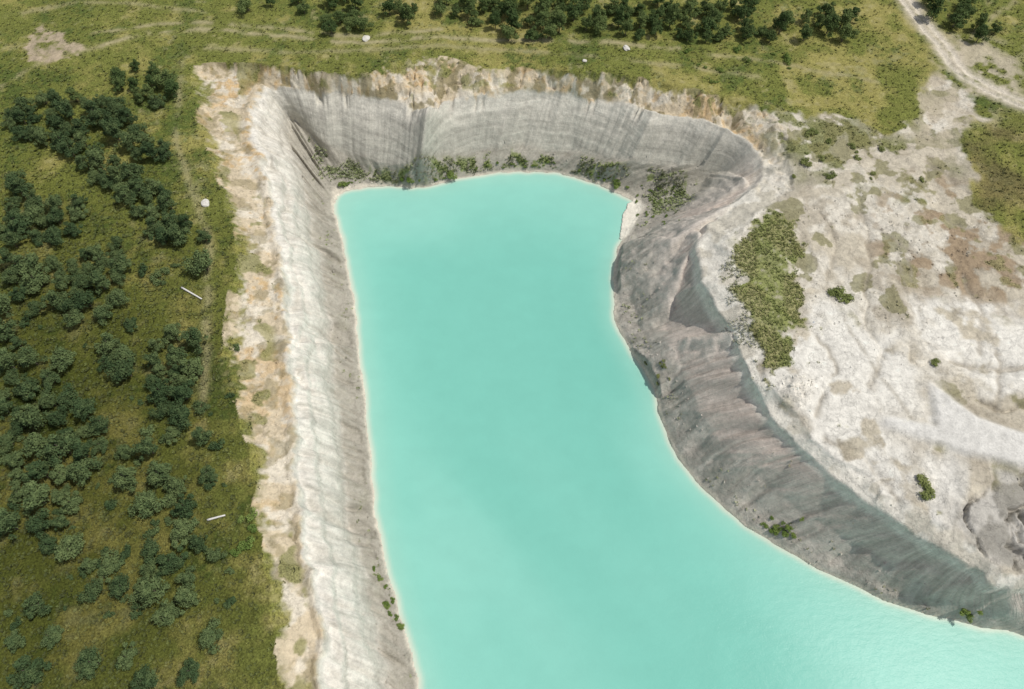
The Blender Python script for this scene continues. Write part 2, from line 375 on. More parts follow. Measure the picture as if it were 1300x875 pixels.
# strip
soil = np.zeros_like(G)+col(.57, .485, .35)
soil = mix(soil, col(.66, .60, .49), sst(.46, .60, n2))
soil = mix(soil, col(.53, .37, .185), sst(.50, .62, n4*.6+n3*.4)*(.45+.4*M_orange+.25*Bw))
soil = mix(soil, col(.22, .185, .09), sst(.55, .62, fbm(X, Y, 2.4, 4, 11))*(.75-.25*Lw))
sR = mix(np.zeros_like(G)+col(.58, .545, .46), col(.72, .69, .61), sst(.43, .54, n2))
soil = mix(soil, sR, Rw)
streak = vn(skew/1.0, t_*.5, 5)*.6+vn(skew/.4, t_*.7, 7)*.4
wallL = mix(np.zeros_like(G)+col(.66, .63, .56), col(.55, .52, .455), sst(.42, .62, n2*.3+streak*.7)*.8)
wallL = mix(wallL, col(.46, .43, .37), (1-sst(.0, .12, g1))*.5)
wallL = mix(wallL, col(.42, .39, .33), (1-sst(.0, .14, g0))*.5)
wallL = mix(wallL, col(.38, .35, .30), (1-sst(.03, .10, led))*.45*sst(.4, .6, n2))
wallL = mix(wallL, col(.74, .71, .64), np.exp(-((t_-1.93)/.09)**2)*.7)
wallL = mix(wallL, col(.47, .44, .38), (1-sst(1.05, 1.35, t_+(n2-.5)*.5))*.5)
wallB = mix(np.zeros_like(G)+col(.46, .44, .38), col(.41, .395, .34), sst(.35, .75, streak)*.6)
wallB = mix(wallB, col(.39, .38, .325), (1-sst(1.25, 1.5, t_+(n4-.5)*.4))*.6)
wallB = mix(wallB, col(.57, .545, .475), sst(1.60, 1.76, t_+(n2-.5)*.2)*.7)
wallR = mix(np.zeros_like(G)+col(.60, .52, .455), col(.51, .44, .385), sst(.40, .62, streak*.8+n2*.2)*.75)
wallR = mix(wallR, col(.64, .57, .50), sst(.45, .60, n4)*.4)
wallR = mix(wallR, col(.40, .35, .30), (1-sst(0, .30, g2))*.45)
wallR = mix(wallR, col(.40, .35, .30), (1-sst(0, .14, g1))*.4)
wallR = mix(wallR, col(.72, .67, .59), sst(1.82, 1.92, t_)*.85)
wallR = mix(wallR, col(.54, .51, .455), spur*.55)
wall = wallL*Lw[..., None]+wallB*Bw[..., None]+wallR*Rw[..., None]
tal = mix(np.zeros_like(G)+col(.40, .375, .315), col(.32, .30, .25), sst(.4, .7, streak*.6+n3*.4))
tal = mix(tal, mix(np.zeros_like(G)+col(.50, .47, .415), col(.39, .365, .32), sst(.38, .62, streak)), Rw*.85)
tal = mix(tal, col(.19, .24, .06), sst(.54, .60, n2*.55+n3*.45)*(Bw*.7*sst(430, 520, 650+X*6)+.05)*sst(.1, .3, t_)*(1-sst(.6, .9, t_)))
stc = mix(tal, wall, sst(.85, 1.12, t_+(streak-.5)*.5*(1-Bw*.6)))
stc = mix(stc, soil, sst(1.97, 2.1, t_+(n3-.5)*.15))
stc = mix(stc, col(.64, .59, .49), (1-sst(.03, .14, t_+(n3-.5)*.1)))
stc = mix(stc, col(.72, .69, .60), np.clip(M_spit*1.4, 0, 1))
og = sst(2.75, 3.0, t_+(n2-.5)*.9+(n3-.5)*.35)
og = np.maximum(og, sst(.57, .62, fbm(X+33, Y, 4.0, 4, 1))*sst(2.15, 2.35, t_)*.7*(1-Rw))
stc = mix(stc, Ccol*(1+.5*(Lw*M_shadeleft)[..., None]), np.where(t_ > 2.05, og, 0))
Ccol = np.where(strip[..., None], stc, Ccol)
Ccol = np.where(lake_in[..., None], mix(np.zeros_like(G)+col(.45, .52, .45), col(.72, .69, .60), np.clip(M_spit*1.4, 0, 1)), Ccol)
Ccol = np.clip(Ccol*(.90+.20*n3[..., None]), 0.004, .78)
lum = Ccol.mean(-1)
vegm = 1-sst(.17, .25, lum)
vegm = np.where(strip & (t_ < 2.1), 0, vegm)
wallm = np.where(strip, sst(.3, 1, t_)*(1-sst(1.9, 2.05, t_)), 0)
barem = np.clip(1-vegm, 0, 1)*(1-M_slab*.85)*np.where(lake_in, 0, 1)*(1-.75*wallm)
# ------------------------------------------------------------ mesh builder
def raw_mesh(name, co, q, mat, smooth=True):
    me = bpy.data.meshes.new(name)
    me.vertices.add(len(co)); me.vertices.foreach_set('co', np.ascontiguousarray(co, dtype=np.float32).ravel())
    k = q.shape[1]
    me.loops.add(q.size); me.loops.foreach_set('vertex_index', np.ascontiguousarray(q, dtype=np.int32).ravel())
    me.polygons.add(len(q)); me.polygons.foreach_set('loop_start', np.arange(0, q.size, k, dtype=np.int32))
    me.polygons.foreach_set('use_smooth', np.full(len(q), smooth))
    me.update(calc_edges=True); me.validate()
    if mat: me.materials.append(mat)
    return me
def grid_mesh(name, xs, ys, zz, keep=None, mat=None):
    ny, nx = zz.shape
    co = np.stack([np.broadcast_to(xs[None, :], zz.shape), np.broadcast_to(ys[:, None], zz.shape), zz], -1).reshape(-1, 3)
    idx = np.arange(ny*nx).reshape(ny, nx)
    q = np.stack([idx[:-1, :-1], idx[:-1, 1:], idx[1:, 1:], idx[1:, :-1]], -1)
    q = q[keep] if keep is not None else q.reshape(-1, 4)
    return raw_mesh(name, co, q.reshape(-1, 4), mat)
def addattr(me, name, typ, arr):
    a = me.attributes.new(name, typ, 'POINT')
    key = 'color' if typ == 'FLOAT_COLOR' else ('vector' if typ == 'FLOAT_VECTOR' else 'value')
    a.data.foreach_set(key, np.ascontiguousarray(arr, dtype=np.float32).ravel())
def link(name, me, parent=None):
    o = bpy.data.objects.new(name, me); C.objects.link(o)
    if parent: o.parent = parent
    return o
def tag(o, label=None, cat=None, group=None, kind=None):
    if label: o['label'] = label
    if cat: o['category'] = cat
    if group: o['group'] = group
    if kind: o['kind'] = kind
# ------------------------------------------------------------ materials
class NT:
    def __init__(s, name):
        s.m = bpy.data.materials.new(name); s.m.use_nodes = True; s.t = s.m.node_tree; s.b = s.t.nodes['Principled BSDF']
    def n(s, typ, **kw):
        x = s.t.nodes.new(typ)
        for k, v in kw.items(): setattr(x, k, v)
        return x
    def l(s, a, b): s.t.links.new(a, b)
    def attr(s, name): return s.n('ShaderNodeAttribute', attribute_name=name)
    def math(s, op, a, b=None, clamp=False):
        x = s.n('ShaderNodeMath', operation=op); x.use_clamp = clamp
        for i, v in enumerate((a, b)):
            if v is None: continue
            if isinstance(v, (int, float)): x.inputs[i].default_value = v
            else: s.l(v, x.inputs[i])
        return x.outputs[0]
    def noise(s, vec, scale, detail=4, rough=.55):
        x = s.n('ShaderNodeTexNoise'); x.inputs['Scale'].default_value = scale; x.inputs['Detail'].default_value = detail; x.inputs['Roughness'].default_value = rough
        s.l(vec, x.inputs['Vector']); return x.outputs['Fac']
    def mapping(s, vec, sc):
        x = s.n('ShaderNodeMapping'); x.inputs['Scale'].default_value = sc; s.l(vec, x.inputs['Vector']); return x.outputs[0]
    def mr(s, v, a, b, c, d):
        x = s.n('ShaderNodeMapRange'); s.l(v, x.inputs[0])
        for i, q in enumerate((a, b, c, d)): x.inputs[i+1].default_value = q
        return x.outputs[0]
    def scale(s, c, f):
        x = s.n('ShaderNodeVectorMath', operation='SCALE'); s.l(c, x.inputs[0]); s.l(f, x.inputs['Scale']); return x.outputs[0]
g = NT('ground_mat')
pos = g.n('ShaderNodeTexCoord').outputs['Object']
colr = g.attr('base_col').outputs['Color']; flow = g.attr('flow').outputs['Vector']; wl = g.attr('wall_amt').outputs['Fac']; vg = g.attr('veg_amt').outputs['Fac']; bk = g.attr('back_amt').outputs['Fac']; br = g.attr('bare_amt').outputs['Fac']
na = g.noise(pos, 1.1, 7, .68); nb = g.noise(pos, 4.0, 4, .65); nst = g.noise(g.mapping(flow, (2.0, .10, 1)), 1.0, 5, .6)
zst = g.noise(g.mapping(pos, (.05, .05, 1.3)), 1.0, 4, .65)
cr1 = g.mr(g.math('ABSOLUTE', g.math('SUBTRACT', g.noise(pos, .33, 7, .62), .5)), 0, .016, 0, 1)
f1 = g.mr(na, .3, .7, .82, 1.16); f2 = g.mr(nb, .3, .7, .90, 1.10)
f = g.math('MULTIPLY', f1, f2)
vgf = g.math('MULTIPLY', g.math('SUBTRACT', nb, .5), g.math('MULTIPLY', vg, 2.4)); f = g.math('MULTIPLY', f, g.math('ADD', vgf, 1.0))
sf = g.math('ADD', g.math('MULTIPLY', g.math('SUBTRACT', nst, .5), g.math('MULTIPLY', wl, .7)), 1.0)
zf = g.math('ADD', g.math('MULTIPLY', g.math('SUBTRACT', zst, .5), g.math('MULTIPLY', bk, 1.1)), 1.0)
f = g.math('MULTIPLY', f, g.math('MULTIPLY', sf, zf))
crk = g.math('MULTIPLY', g.math('SUBTRACT', 1.0, cr1), g.math('MULTIPLY', br, .12))
f = g.math('MULTIPLY', f, g.math('SUBTRACT', 1.0, crk))
g.l(g.scale(colr, f), g.b.inputs['Base Color'])
g.b.inputs['Roughness'].default_value = .95; g.b.inputs['Specular IOR Level'].default_value = .1
nam = g.math('SUBTRACT', .34, g.math('MULTIPLY', wl, .18))
hgt = g.math('ADD', g.math('MULTIPLY', na, nam), g.math('MULTIPLY', nb, g.math('ADD', g.math('MULTIPLY', vg, .10), .06)))
hgt = g.math('ADD', hgt, g.math('MULTIPLY', g.math('MULTIPLY', nst, wl), .32))
hgt = g.math('ADD', hgt, g.math('MULTIPLY', g.math('MULTIPLY', zst, bk), .14))
hgt = g.math('ADD', hgt, g.math('MULTIPLY', g.math('MULTIPLY', cr1, br), .05))
bp = g.n('ShaderNodeBump'); bp.inputs['Strength'].default_value = .8; bp.inputs['Distance'].default_value = .9; g.l(hgt, bp.inputs['Height']); g.l(bp.outputs[0], g.b.inputs['Normal'])
w = NT('water_mat')
pos = w.n('ShaderNodeTexCoord').outputs['Object']
cr = w.attr('base_col').outputs['Color']
w.l(cr, w.b.inputs['Base Color']); w.b.inputs['Roughness'].default_value = .22; w.b.inputs['IOR'].default_value = 1.33; w.b.inputs['Specular IOR Level'].default_value = .10
r1 = w.noise(w.mapping(pos, (.8, 1.5, 1)), .8, 5, .6); r2 = w.noise(w.mapping(pos, (1, 1.5, 1)), 4.5, 3, .6)
hh = w.math('ADD', w.math('MULTIPLY', r1, .08), w.math('MULTIPLY', r2, .03))
bp = w.n('ShaderNodeBump'); bp.inputs['Strength'].default_value = .5; bp.inputs['Distance'].default_value = 1.0; w.l(hh, bp.inputs['Height']); w.l(bp.outputs[0], w.b.inputs['Normal'])
def foliage(name, c0, c1):
    f = NT(name); pos = f.n('ShaderNodeTexCoord').outputs['Object']
    rnd = f.n('ShaderNodeObjectInfo').outputs['Random']
    nn = f.noise(pos, 1.1, 4, .6)
    mx = f.n('ShaderNodeMix', data_type='RGBA'); mx.inputs[6].default_value = (*c0, 1); mx.inputs[7].default_value = (*c1, 1)
    k = f.math('ADD', f.mr(nn, .35, .65, 0, .75), f.math('MULTIPLY', f.math('SUBTRACT', rnd, .5), .9), True)
    f.l(k, mx.inputs[0]); f.l(mx.outputs[2], f.b.inputs['Base Color'])
    f.b.inputs['Roughness'].default_value = .85; f.b.inputs['Specular IOR Level'].default_value = .08
    return f.m
m_tree = foliage('tree_foliage', (.052, .086, .036), (.145, .190, .075))
m_tree2 = foliage('light_tree_foliage', (.058, .094, .032), (.150, .195, .066))
m_bush = foliage('bush_foliage', (.110, .170, .040), (.21, .27, .075))
m_pale = foliage('pale_bush_foliage', (.14, .17, .055), (.25, .27, .10))
m_yel = foliage('yellow_foliage', (.30, .28, .03), (.45, .38, .06))
def simple(name, c, c2, sc=3):
    f = NT(name); pos = f.n('ShaderNodeTexCoord').outputs['Object']; nn = f.noise(pos, sc, 4)
    mx = f.n('ShaderNodeMix', data_type='RGBA'); mx.inputs[6].default_value = (*c, 1); mx.inputs[7].default_value = (*c2, 1)
    f.l(f.mr(nn, .35, .65, 0, 1), mx.inputs[0]); f.l(mx.outputs[2], f.b.inputs['Base Color']); f.b.inputs['Roughness'].default_value = .85
    bp = f.n('ShaderNodeBump'); bp.inputs['Strength'].default_value = .4; bp.inputs['Distance'].default_value = .05; f.l(nn, bp.inputs['Height']); f.l(bp.outputs[0], f.b.inputs['Normal'])
    return f.m
m_bark = simple('bark', (.09, .07, .05), (.17, .14, .11), 6)
m_rock = simple('pale_rock', (.52, .49, .43), (.72, .70, .65), 4)
m_pole = simple('weathered_white_wood', (.60, .58, .54), (.78, .76, .72), 8)
def attrmat(name):
    f = NT(name); a = f.attr('base_col').outputs['Color']; f.l(a, f.b.inputs['Base Color']); f.b.inputs['Roughness'].default_value = .85; return f.m
m_at = attrmat('weed_mat'); m_rub = attrmat('rubble_mat')
# ------------------------------------------------------------ ground
me = grid_mesh('ground', gx, gy, Z, None, g.m)
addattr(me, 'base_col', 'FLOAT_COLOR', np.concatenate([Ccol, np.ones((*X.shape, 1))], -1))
addattr(me, 'flow', 'FLOAT_VECTOR', np.stack([skew, t_*7, s_*0], -1))
addattr(me, 'wall_amt', 'FLOAT', wallm*(.8-.3*Bw+.4*Rw)*(1-.4*spur)); addattr(me, 'veg_amt', 'FLOAT', vegm); addattr(me, 'back_amt', 'FLOAT', wallm*(Bw+.15*Lw+.1*Rw)); addattr(me, 'bare_amt', 'FLOAT', barem)
o = link('ground', me); tag(o, kind='structure')
# lake
lx = np.arange(-45, 112, .4); ly = np.arange(-60, 110, .4)
LX, LY = np.meshgrid(lx, ly)
lk = samp(blur(lake_r, .6), LX, LY); far = samp(blur(lake_r, 4.0), LX, LY); mdl = samp(blur(lake_r, 13), LX, LY)
keep = (samp(blur(lake_r, 1.5), LX, LY)[:-1, :-1] > .02)
c = np.zeros((*LX.shape, 3))+col(.235, .565, .475)
big = fbm(LX*1.0+LY*.6, LY*.55-LX*.2, 34, 3, 2)
c = mix(c, col(.180, .500, .415), sst(.38, .62, big)*.7*sst(.5, .9, mdl))
c = mix(c, col(.190, .505, .420), sst(.6, 1.0, mdl)*.45)
c = mix(c, col(.155, .470, .390), np.exp(-(((LX-20)/11)**2+((LY-62)/16)**2))*.6)  # shadow of the right spur painted into the water colour
c = mix(c, col(.270, .590, .500), (1-sst(.28, .50, big))*.6)
c = mix(c, col(.280, .595, .505), sst(75, 102, LY)*.6)
c = mix(c, col(.285, .595, .505), sst(28, 60, LX)*.6)
c = mix(c, col(.35, .61, .51), (1-sst(.55, .95, far))*.45)
c = mix(c, col(.64, .65, .54), (1-sst(.5, 1.0, lk))*.8)
c = c*(.97+.06*fbm(LX, LY*1.5, 3, 3, 5)[..., None])
me = grid_mesh('lake', lx, ly, np.full(LX.shape, -D), keep, w.m)
addattr(me, 'base_col', 'FLOAT_COLOR', np.concatenate([c, np.ones((*LX.shape, 1))], -1))
o = link('lake', me); tag(o, kind='structure')
# ------------------------------------------------------------ plants
def leafcloud(lobes, nleaf, size, r):
    """small leaf clumps spread through each lobe's volume"""
    vs = []; qs = []; w_ = np.array([l[3]**2 for l in lobes]); w_ = w_/w_.sum()
    for k in range(nleaf):
        lo = lobes[r.choice(len(lobes), p=w_)]
        d = r.normal(size=3); d /= np.linalg.norm(d); d[2] = d[2]*.9+.12
        rad = lo[3]*(r.random()**.28)*(1+.13*r.normal())
        p = np.array(lo[:3])+d*rad*np.array([1, 1, .85])
        if p[2] < .15: p[2] = .15+r.random()*.3
        nn = d+r.normal(size=3)*.55; nn[2] += .35; nn /= np.linalg.norm(nn)
        a = np.cross(nn, r.normal(size=3)); a /= np.linalg.norm(a)+1e-9; b = np.cross(nn, a)
        s = size*(.6+.8*r.random())
        i = len(vs)
        vs += [p-a*s*.5, p+b*s*.32, p+a*s*.6, p-b*s*.32]; qs.append((i, i+1, i+2, i+3))
    return np.array(vs), np.array(qs)
def limb(vs, qs, p0, p1, r0, r1, k=6, segs=3, bend=.1):
    p0 = np.array(p0, float); p1 = np.array(p1, float); d = p1-p0; d = d/np.linalg.norm(d)
    a = np.cross(d, [.3, 1, .2]); a /= np.linalg.norm(a); b = np.cross(d, a); base = len(vs)
    for s in range(segs+1):
        t = s/segs; c_ = p0+(p1-p0)*t+a*math.sin(t*3.14)*bend; rr = r0+(r1-r0)*t
        for j in range(k):
            an = j*2*math.pi/k; vs.append(c_+(a*math.cos(an)+b*math.sin(an))*rr)
    for s in range(segs):
        for j in range(k):
            j2 = (j+1) % k; qs.append((base+s*k+j, base+s*k+j2, base+(s+1)*k+j2, base+(s+1)*k+j))
protos = []
for v in range(10):
    r = np.random.default_rng(100+v)
    hgt_ = 3.0+1.3*r.random(); R0 = 1.6+.45*r.random()
    lobes = [(0, 0, hgt_*.5, R0*.58)]
    for k in range(10+int(6*r.random())):
        an = r.random()*6.28; el = r.random(); rr = R0*(.92 if el < .6 else .5)*(.5+.6*r.random())
        lobes.append((math.cos(an)*rr, math.sin(an)*rr, hgt_*(.25+.6*el), R0*(.20+.24*r.random())))
    lobes.append((r.normal()*.3, r.normal()*.3, hgt_*.92, R0*.28))
    vs, qs = leafcloud(lobes, 2700, .225, r)
    cm = raw_mesh('crown', vs, qs, m_tree, False)
    cm2 = cm.copy(); cm2.materials[0] = m_tree2
    tv = []; tq = []
    limb(tv, tq, (0, 0, -.4), (.1, .05, hgt_*.8), .13, .03, 7, 5, .1)
    for lo in lobes[1:7]:
        limb(tv, tq, (0.05, .02, hgt_*.25+.15*lo[2]), lo[:3], .05, .015, 5, 2, .06)
    tm = raw_mesh('trunk', np.array(tv), np.array(tq), m_bark)
    protos.append((cm, cm2, tm))
KEEP = [(at(u, v)[0], at(u, v)[1], rr) for u, v, rr in ((244,373,2.6), (275,658,2.8), (268,664,2.4), (261,259,2.2), (465,50,2.4), (795,62,2.4))]   # clear of poles and boulders
def clear(x, y): return all((x-a)**2+(y-b)**2 > rr*rr for a, b, rr in KEEP)
def add_tree(x, y, sc, label, group):
    cm, cm2, tm = random.choice(protos)
    zz = float(hz(np.array([x]), np.array([y]))[0])
    e = bpy.data.objects.new('tree', None); C.objects.link(e)
    e.location = (x, y, zz-.1); e.rotation_euler = (0, 0, random.random()*6.28)
    e.scale = (sc*random.uniform(.85, 1.15), sc*random.uniform(.85, 1.15), sc*random.uniform(.8, 1.1))
    tag(e, label, 'tree', group)
    link('crown', cm2 if y > 105 else cm, e); link('trunk', tm, e)
def inpoly(x, y, pts):
    c_ = False; j = len(pts)-1
    for i in range(len(pts)):
        if (pts[i][1] > y) != (pts[j][1] > y) and x < (pts[j][0]-pts[i][0])*(y-pts[i][1])/(pts[j][1]-pts[i][1])+pts[i][0]: c_ = not c_
        j = i
    return c_
placed = []
def clump(px, label, group, dmin=2.9, cap=99, smin=.65, smax=1.2):
    pts = [at(u, v, 1.6)[:2] for u, v in px]
    xs = [p[0] for p in pts]; ys = [p[1] for p in pts]; cnt = 0
    for _ in range(1500):
        x = random.uniform(min(xs), max(xs)); y = random.uniform(min(ys), max(ys))
        if cnt >= cap or not inpoly(x, y, pts) or not clear(x, y): continue
        s = random.uniform(smin, smax)
        if any((x-a)**2+(y-b)**2 < (dmin*(s+c_)/2)**2 for a, b, c_ in placed): continue
        placed.append((x, y, s)); add_tree(x, y, s, label, group); cnt += 1
CL = [
 ([(125,88),(160,72),(215,85),(218,125),(195,138),(160,112)], 'dark green leafy tree in the small grove right of the bare pinkish patch', 2.5, 12),
 ([(8,140),(50,118),(75,125),(95,150),(130,190),(165,215),(210,240),(225,275),(265,290),(262,310),(215,312),(180,275),(140,240),(95,205),(50,178),(10,165)], 'leafy tree in the long diagonal belt that runs down toward the left chalk edge', 2.3, 50),
 ([(100,125),(130,126),(170,150),(175,172),(212,172),(210,200),(180,202),(150,178),(115,155)], 'leafy tree in the short row just above the long diagonal tree belt', 2.5, 15),
 ([(2,225),(25,228),(60,255),(105,255),(95,300),(60,300),(2,320)], 'dark tree in the thicket at the left edge below the diagonal belt', 2.6, 17),
 ([(2,325),(60,330),(110,320),(150,300),(165,330),(155,385),(110,410),(60,395),(2,400)], 'dark tree in the broad thicket at the left, level with the middle of the lake', 2.7, 27),
 ([(2,402),(30,410),(25,440),(85,442),(88,472),(45,500),(2,525)], 'dark tree in the ragged thicket by the left edge, below the broad thicket', 3.0, 12),
 ([(183,472),(200,430),(225,412),(250,430),(242,480),(248,532),(215,525),(190,500)], 'dark tree in the upright clump nearest the middle of the left chalk edge', 2.6, 14),
 ([(25,510),(75,500),(130,530),(138,560),(118,620),(90,640),(20,632),(2,560)], 'dark tree in the dense wood at the lower left', 2.7, 24),
 ([(120,428),(150,438),(168,465),(160,482),(135,462)], 'dark tree in the little group of trees between two lower left thickets', 2.8, 5),
 ([(150,560),(200,560),(205,600),(242,612),(237,647),(190,648),(150,620)], 'dark tree in the scattered clump right of the dense lower left wood', 3.1, 10),
 ([(235,650),(262,650),(255,692),(215,722),(248,740),(240,785),(205,785),(195,740),(178,700),(205,680)], 'dark tree in the loose string of trees near the bottom left chalk edge', 3.2, 9),
 ([(2,640),(60,650),(120,690),(110,704),(40,690),(2,690)], 'dark tree in the sparse row below the dense lower left wood', 3.4, 5),
 ([(100,712),(160,722),(158,757),(120,752)], 'dark tree in the small loose group on dark grass near the bottom left', 3.2, 4),
 ([(150,800),(262,800),(285,865),(120,870),(100,835)], 'dark tree among those at the very bottom, left of the chalk edge', 4.4, 5),
 ([(5,800),(60,805),(45,870),(5,870)], 'dark tree among those in the bottom left corner', 4.4, 3),
 ([(405,18),(472,12),(472,36),(410,34)], 'green tree in the small group left of centre near the top edge', 3.0, 6),
 ([(372,-8),(462,-8),(462,8),(380,8)], 'green tree half cut by the top edge, left of the top tree belt', 3.0, 5),
 ([(488,-2),(525,-2),(527,26),(490,24)], 'green tree in the tight group of trees just left of the top tree belt', 2.6, 5),
 ([(550,-6),(745,-2),(745,36),(650,46),(600,25),(555,12)], 'green tree in the left half of the tree belt along the top edge', 2.6, 29),
 ([(752,-2),(955,-2),(955,46),(830,44),(755,34)], 'green tree in the right half of the tree belt along the top edge', 2.7, 34),
 ([(970,20),(1085,5),(1087,45),(1030,52),(970,44)], 'green tree in the belt end nearest the dirt track at the top', 2.9, 12),
 ([(1178,-3),(1242,-3),(1237,25),(1190,30)], 'green tree in the grove right of the dirt track, top right', 2.8, 6),
 ([(1237,22),(1280,30),(1275,50),(1240,50)], 'green tree in the small group on the right edge grass beyond the track', 3.1, 3),
 ([(305,-6),(345,-6),(345,8),(310,8)], 'green tree cut by the top edge, left end of the top row', 3.0, 2),
]
for px, lab, dm, cap in CL: clump(px, lab, 'trees: '+lab, dm, cap)
singles = [(260,335,1.2,'round dark tree standing alone just below the end of the diagonal belt'),
 (94,122,.75,'small round tree alone above the diagonal belt'),
 (46,770,.9,'lone dark tree near the bottom left corner'),
 (272,706,.65,'small dark tree nearest the bottom of the left chalk strip'),
 (256,553,.9,'round tree alone below the upright clump by the chalk edge'),
 (215,549,.75,'small tree left of the round tree below the upright clump'),
 (262,600,.65,'small tree alone halfway down, close to the beige soil edge'),
 (180,745,.75,'small lone tree left of the loose string at the bottom'),
 (162,410,.7,'small tree between the broad thicket and the upright clump')]
for u, v, s, lab in singles:
    x, y, _ = at(u, v, 1.6); add_tree(x, y, s, lab, None)
bprot = []
for v in range(5):
    r = np.random.default_rng(300+v); lobes = []
    for k in range(7):
        an = r.random()*6.28; rr = .75*r.random()**.5; lobes.append((math.cos(an)*rr, math.sin(an)*rr, .3+.35*r.random(), .3+.25*r.random()))
    vs, qs = leafcloud(lobes, 520, .2, r)
    sv = []; sq = []
    for lo in lobes: limb(sv, sq, (0, 0, -.2), lo[:3], .03, .008, 4, 2, .05)
    bprot.append((vs, qs, raw_mesh('stems', np.array(sv), np.array(sq), m_bark)))
bm_cache = {}
def bush(u, v, sc, label, group=None, mat=m_bush, flat=1.0):
    x, y, zz = drop(u, v)
    if not clear(x, y): return
    k = random.randrange(5); key = (k, mat.name)
    if key not in bm_cache: bm_cache[key] = raw_mesh('foliage', bprot[k][0], bprot[k][1], mat, False)
    e = bpy.data.objects.new('bush', None); C.objects.link(e); e.location = (x, y, zz-.05); e.rotation_euler = (0, 0, random.random()*6.28)
    e.scale = (sc, sc, sc*flat); tag(e, label, 'bush', group)
    link('foliage', bm_cache[key], e); link('stems', bprot[k][2], e)
shore_l = 'bright green bush at the foot of the back cliff by the waterline'
for i in range(50):
    u = random.choice([random.uniform(428, 560), random.uniform(560, 720), random.uniform(735, 800)])
    yb = np.interp(u, [425, 450, 540, 600, 650, 720, 760, 800], [239, 233, 233, 220, 213, 215, 227, 243])
    bush(u, yb-random.uniform(0, 9)*(1 if u > 560 else .4), random.uniform(.22, .52), shore_l, 'bushes at the foot of the back cliff', m_bush, .7)
for u, v, s, lab in ((436,236,1.1,'large green bush at the lake corner nearest the left wall'), (575,224,1.4,'largest green bush on the shore below the back cliff, left of the lake tip'),
      (522,231,1.0,'right one of two close green bushes on the top left shore'), (512,230,.8,'left one of two close green bushes on the top left shore'), (781,236,1.2,'large bush at the right end of the back shore')):
    bush(u, v, s, lab)
for i in range(22):
    bush(random.uniform(808, 865), random.uniform(236, 285), random.uniform(.25, .5), 'low green bush on the grey talus right of the white sand spit', 'bushes on the talus by the sand spit', m_bush, .7)
for i in range(14):
    bush(random.gauss(992, 14), random.gauss(675, 9), random.uniform(.4, .9), 'green bush in the clump at the waterline under the lower right wall', 'bushes under the lower right wall', m_bush, .7)
for i in range(9):
    bush(random.gauss(838, 8), random.gauss(474, 9), random.uniform(.3, .5), 'low bush near the shore on the bend of the right wall', 'bushes at the bend of the right wall', m_pale, .7)
for i in range(12):
    v = random.uniform(715, 800); bush(np.interp(v, [700, 785, 810], [474, 503, 512])+random.uniform(-8, 3), v, random.uniform(.3, .6), 'small green bush on the left shore near the bottom', 'bushes on the lower left shore', m_bush, .7)
for i in range(5): bush(1222+random.gauss(0, 9), 776+random.gauss(0, 4), random.uniform(.5, .9), 'green bush on the shore at the lower right corner of the lake', 'bushes at the lower right shore', m_bush, .7)
bush(1068, 376, 1.9, 'large flattened green bush alone on the white chalk ground, right side', None, m_pale, .5); bush(1056, 370, 1.3, 'smaller bush fused to the left of the large bush on the chalk', None, m_pale, .5)
bush(1168, 612, 1.3, 'upper green bush below the pale slab at lower right', None, m_pale, .5); bush(1176, 628, 1.4, 'lower green bush below the pale slab at lower right', None, m_pale, .5)
bush(1187, 460, .9, 'small bush above the upper end of the pale slab', None, m_pale, .5)
bush(284, 634, 1.3, 'yellow flowering bush at the edge of the left chalk strip', None, m_yel)
for u, v, s in ((312,690,1.2), (300,700,.8), (318,655,1.0), (322,672,.8), (305,660,.7)): bush(u, v, s, 'green bush on the dark grass edge beside the lower left chalk strip', 'bushes beside the lower left chalk strip')
for u, v, s in ((186,345,1.3), (200,354,1.2), (212,346,1.0), (224,340,.8), (206,362,.8)): bush(u, v, s, 'dark green bush in the low cluster left of the round lone tree', 'bushes left of the round lone tree', m_tree)
for i in range(90):
    bush(random.uniform(10, 300), random.choice([random.uniform(400, 780), random.uniform(500, 800)]), random.uniform(.4, 1.2), 'low dark bush scattered on the dark grass of the left plateau', 'low bushes on the dark left grass', m_tree)
for i in range(14):
    bush(random.uniform(860, 1010), random.uniform(62, 110), random.uniform(.4, 1.0), 'low green bush on the grass between the top belt and the cliff', 'low bushes above the cliff')
for i in range(18):
    bush(random.uniform(1000, 1180), random.uniform(165, 235), random.uniform(.4, 1.1), 'low green bush on the mixed chalk and grass ground at upper right', 'low bushes on the upper right ground', m_pale, .7)
# ------------------------------------------------------------ boulders and poles
import bmesh
def boulder(u, v, s, label):
    bm = bmesh.new(); bmesh.ops.create_icosphere(bm, subdivisions=3, radius=1)
    sd = random.random()*50
    for q in bm.verts:
        c_ = q.co.copy(); k = .8+.4*float(vn(np.array([c_.x*1.7+sd]), np.array([c_.y*1.7+c_.z*2.1+sd]))[0])
        q.co = Vector((c_.x*k*1.3, c_.y*k, c_.z*k*.65))
    me = bpy.data.meshes.new('boulder'); bm.to_mesh(me); bm.free(); me.materials.append(m_rock)
    x, y, zz = drop(u, v); o = link('boulder', me); o.location = (x, y, zz+.15*s); o.scale = (s, s, s); o.rotation_euler = (0, 0, random.random()*6)
    tag(o, label, 'boulder')
boulder(465, 50, .7, 'white boulder on the grass below the small top tree group')
boulder(795, 62, .65, 'white boulder on the grass below the right half of the top belt')
boulder(261, 259, .7, 'white boulder on the grass right of the diagonal tree belt')
boulder(742, 78, .4, 'small pale boulder on the grass just above the back scarp')
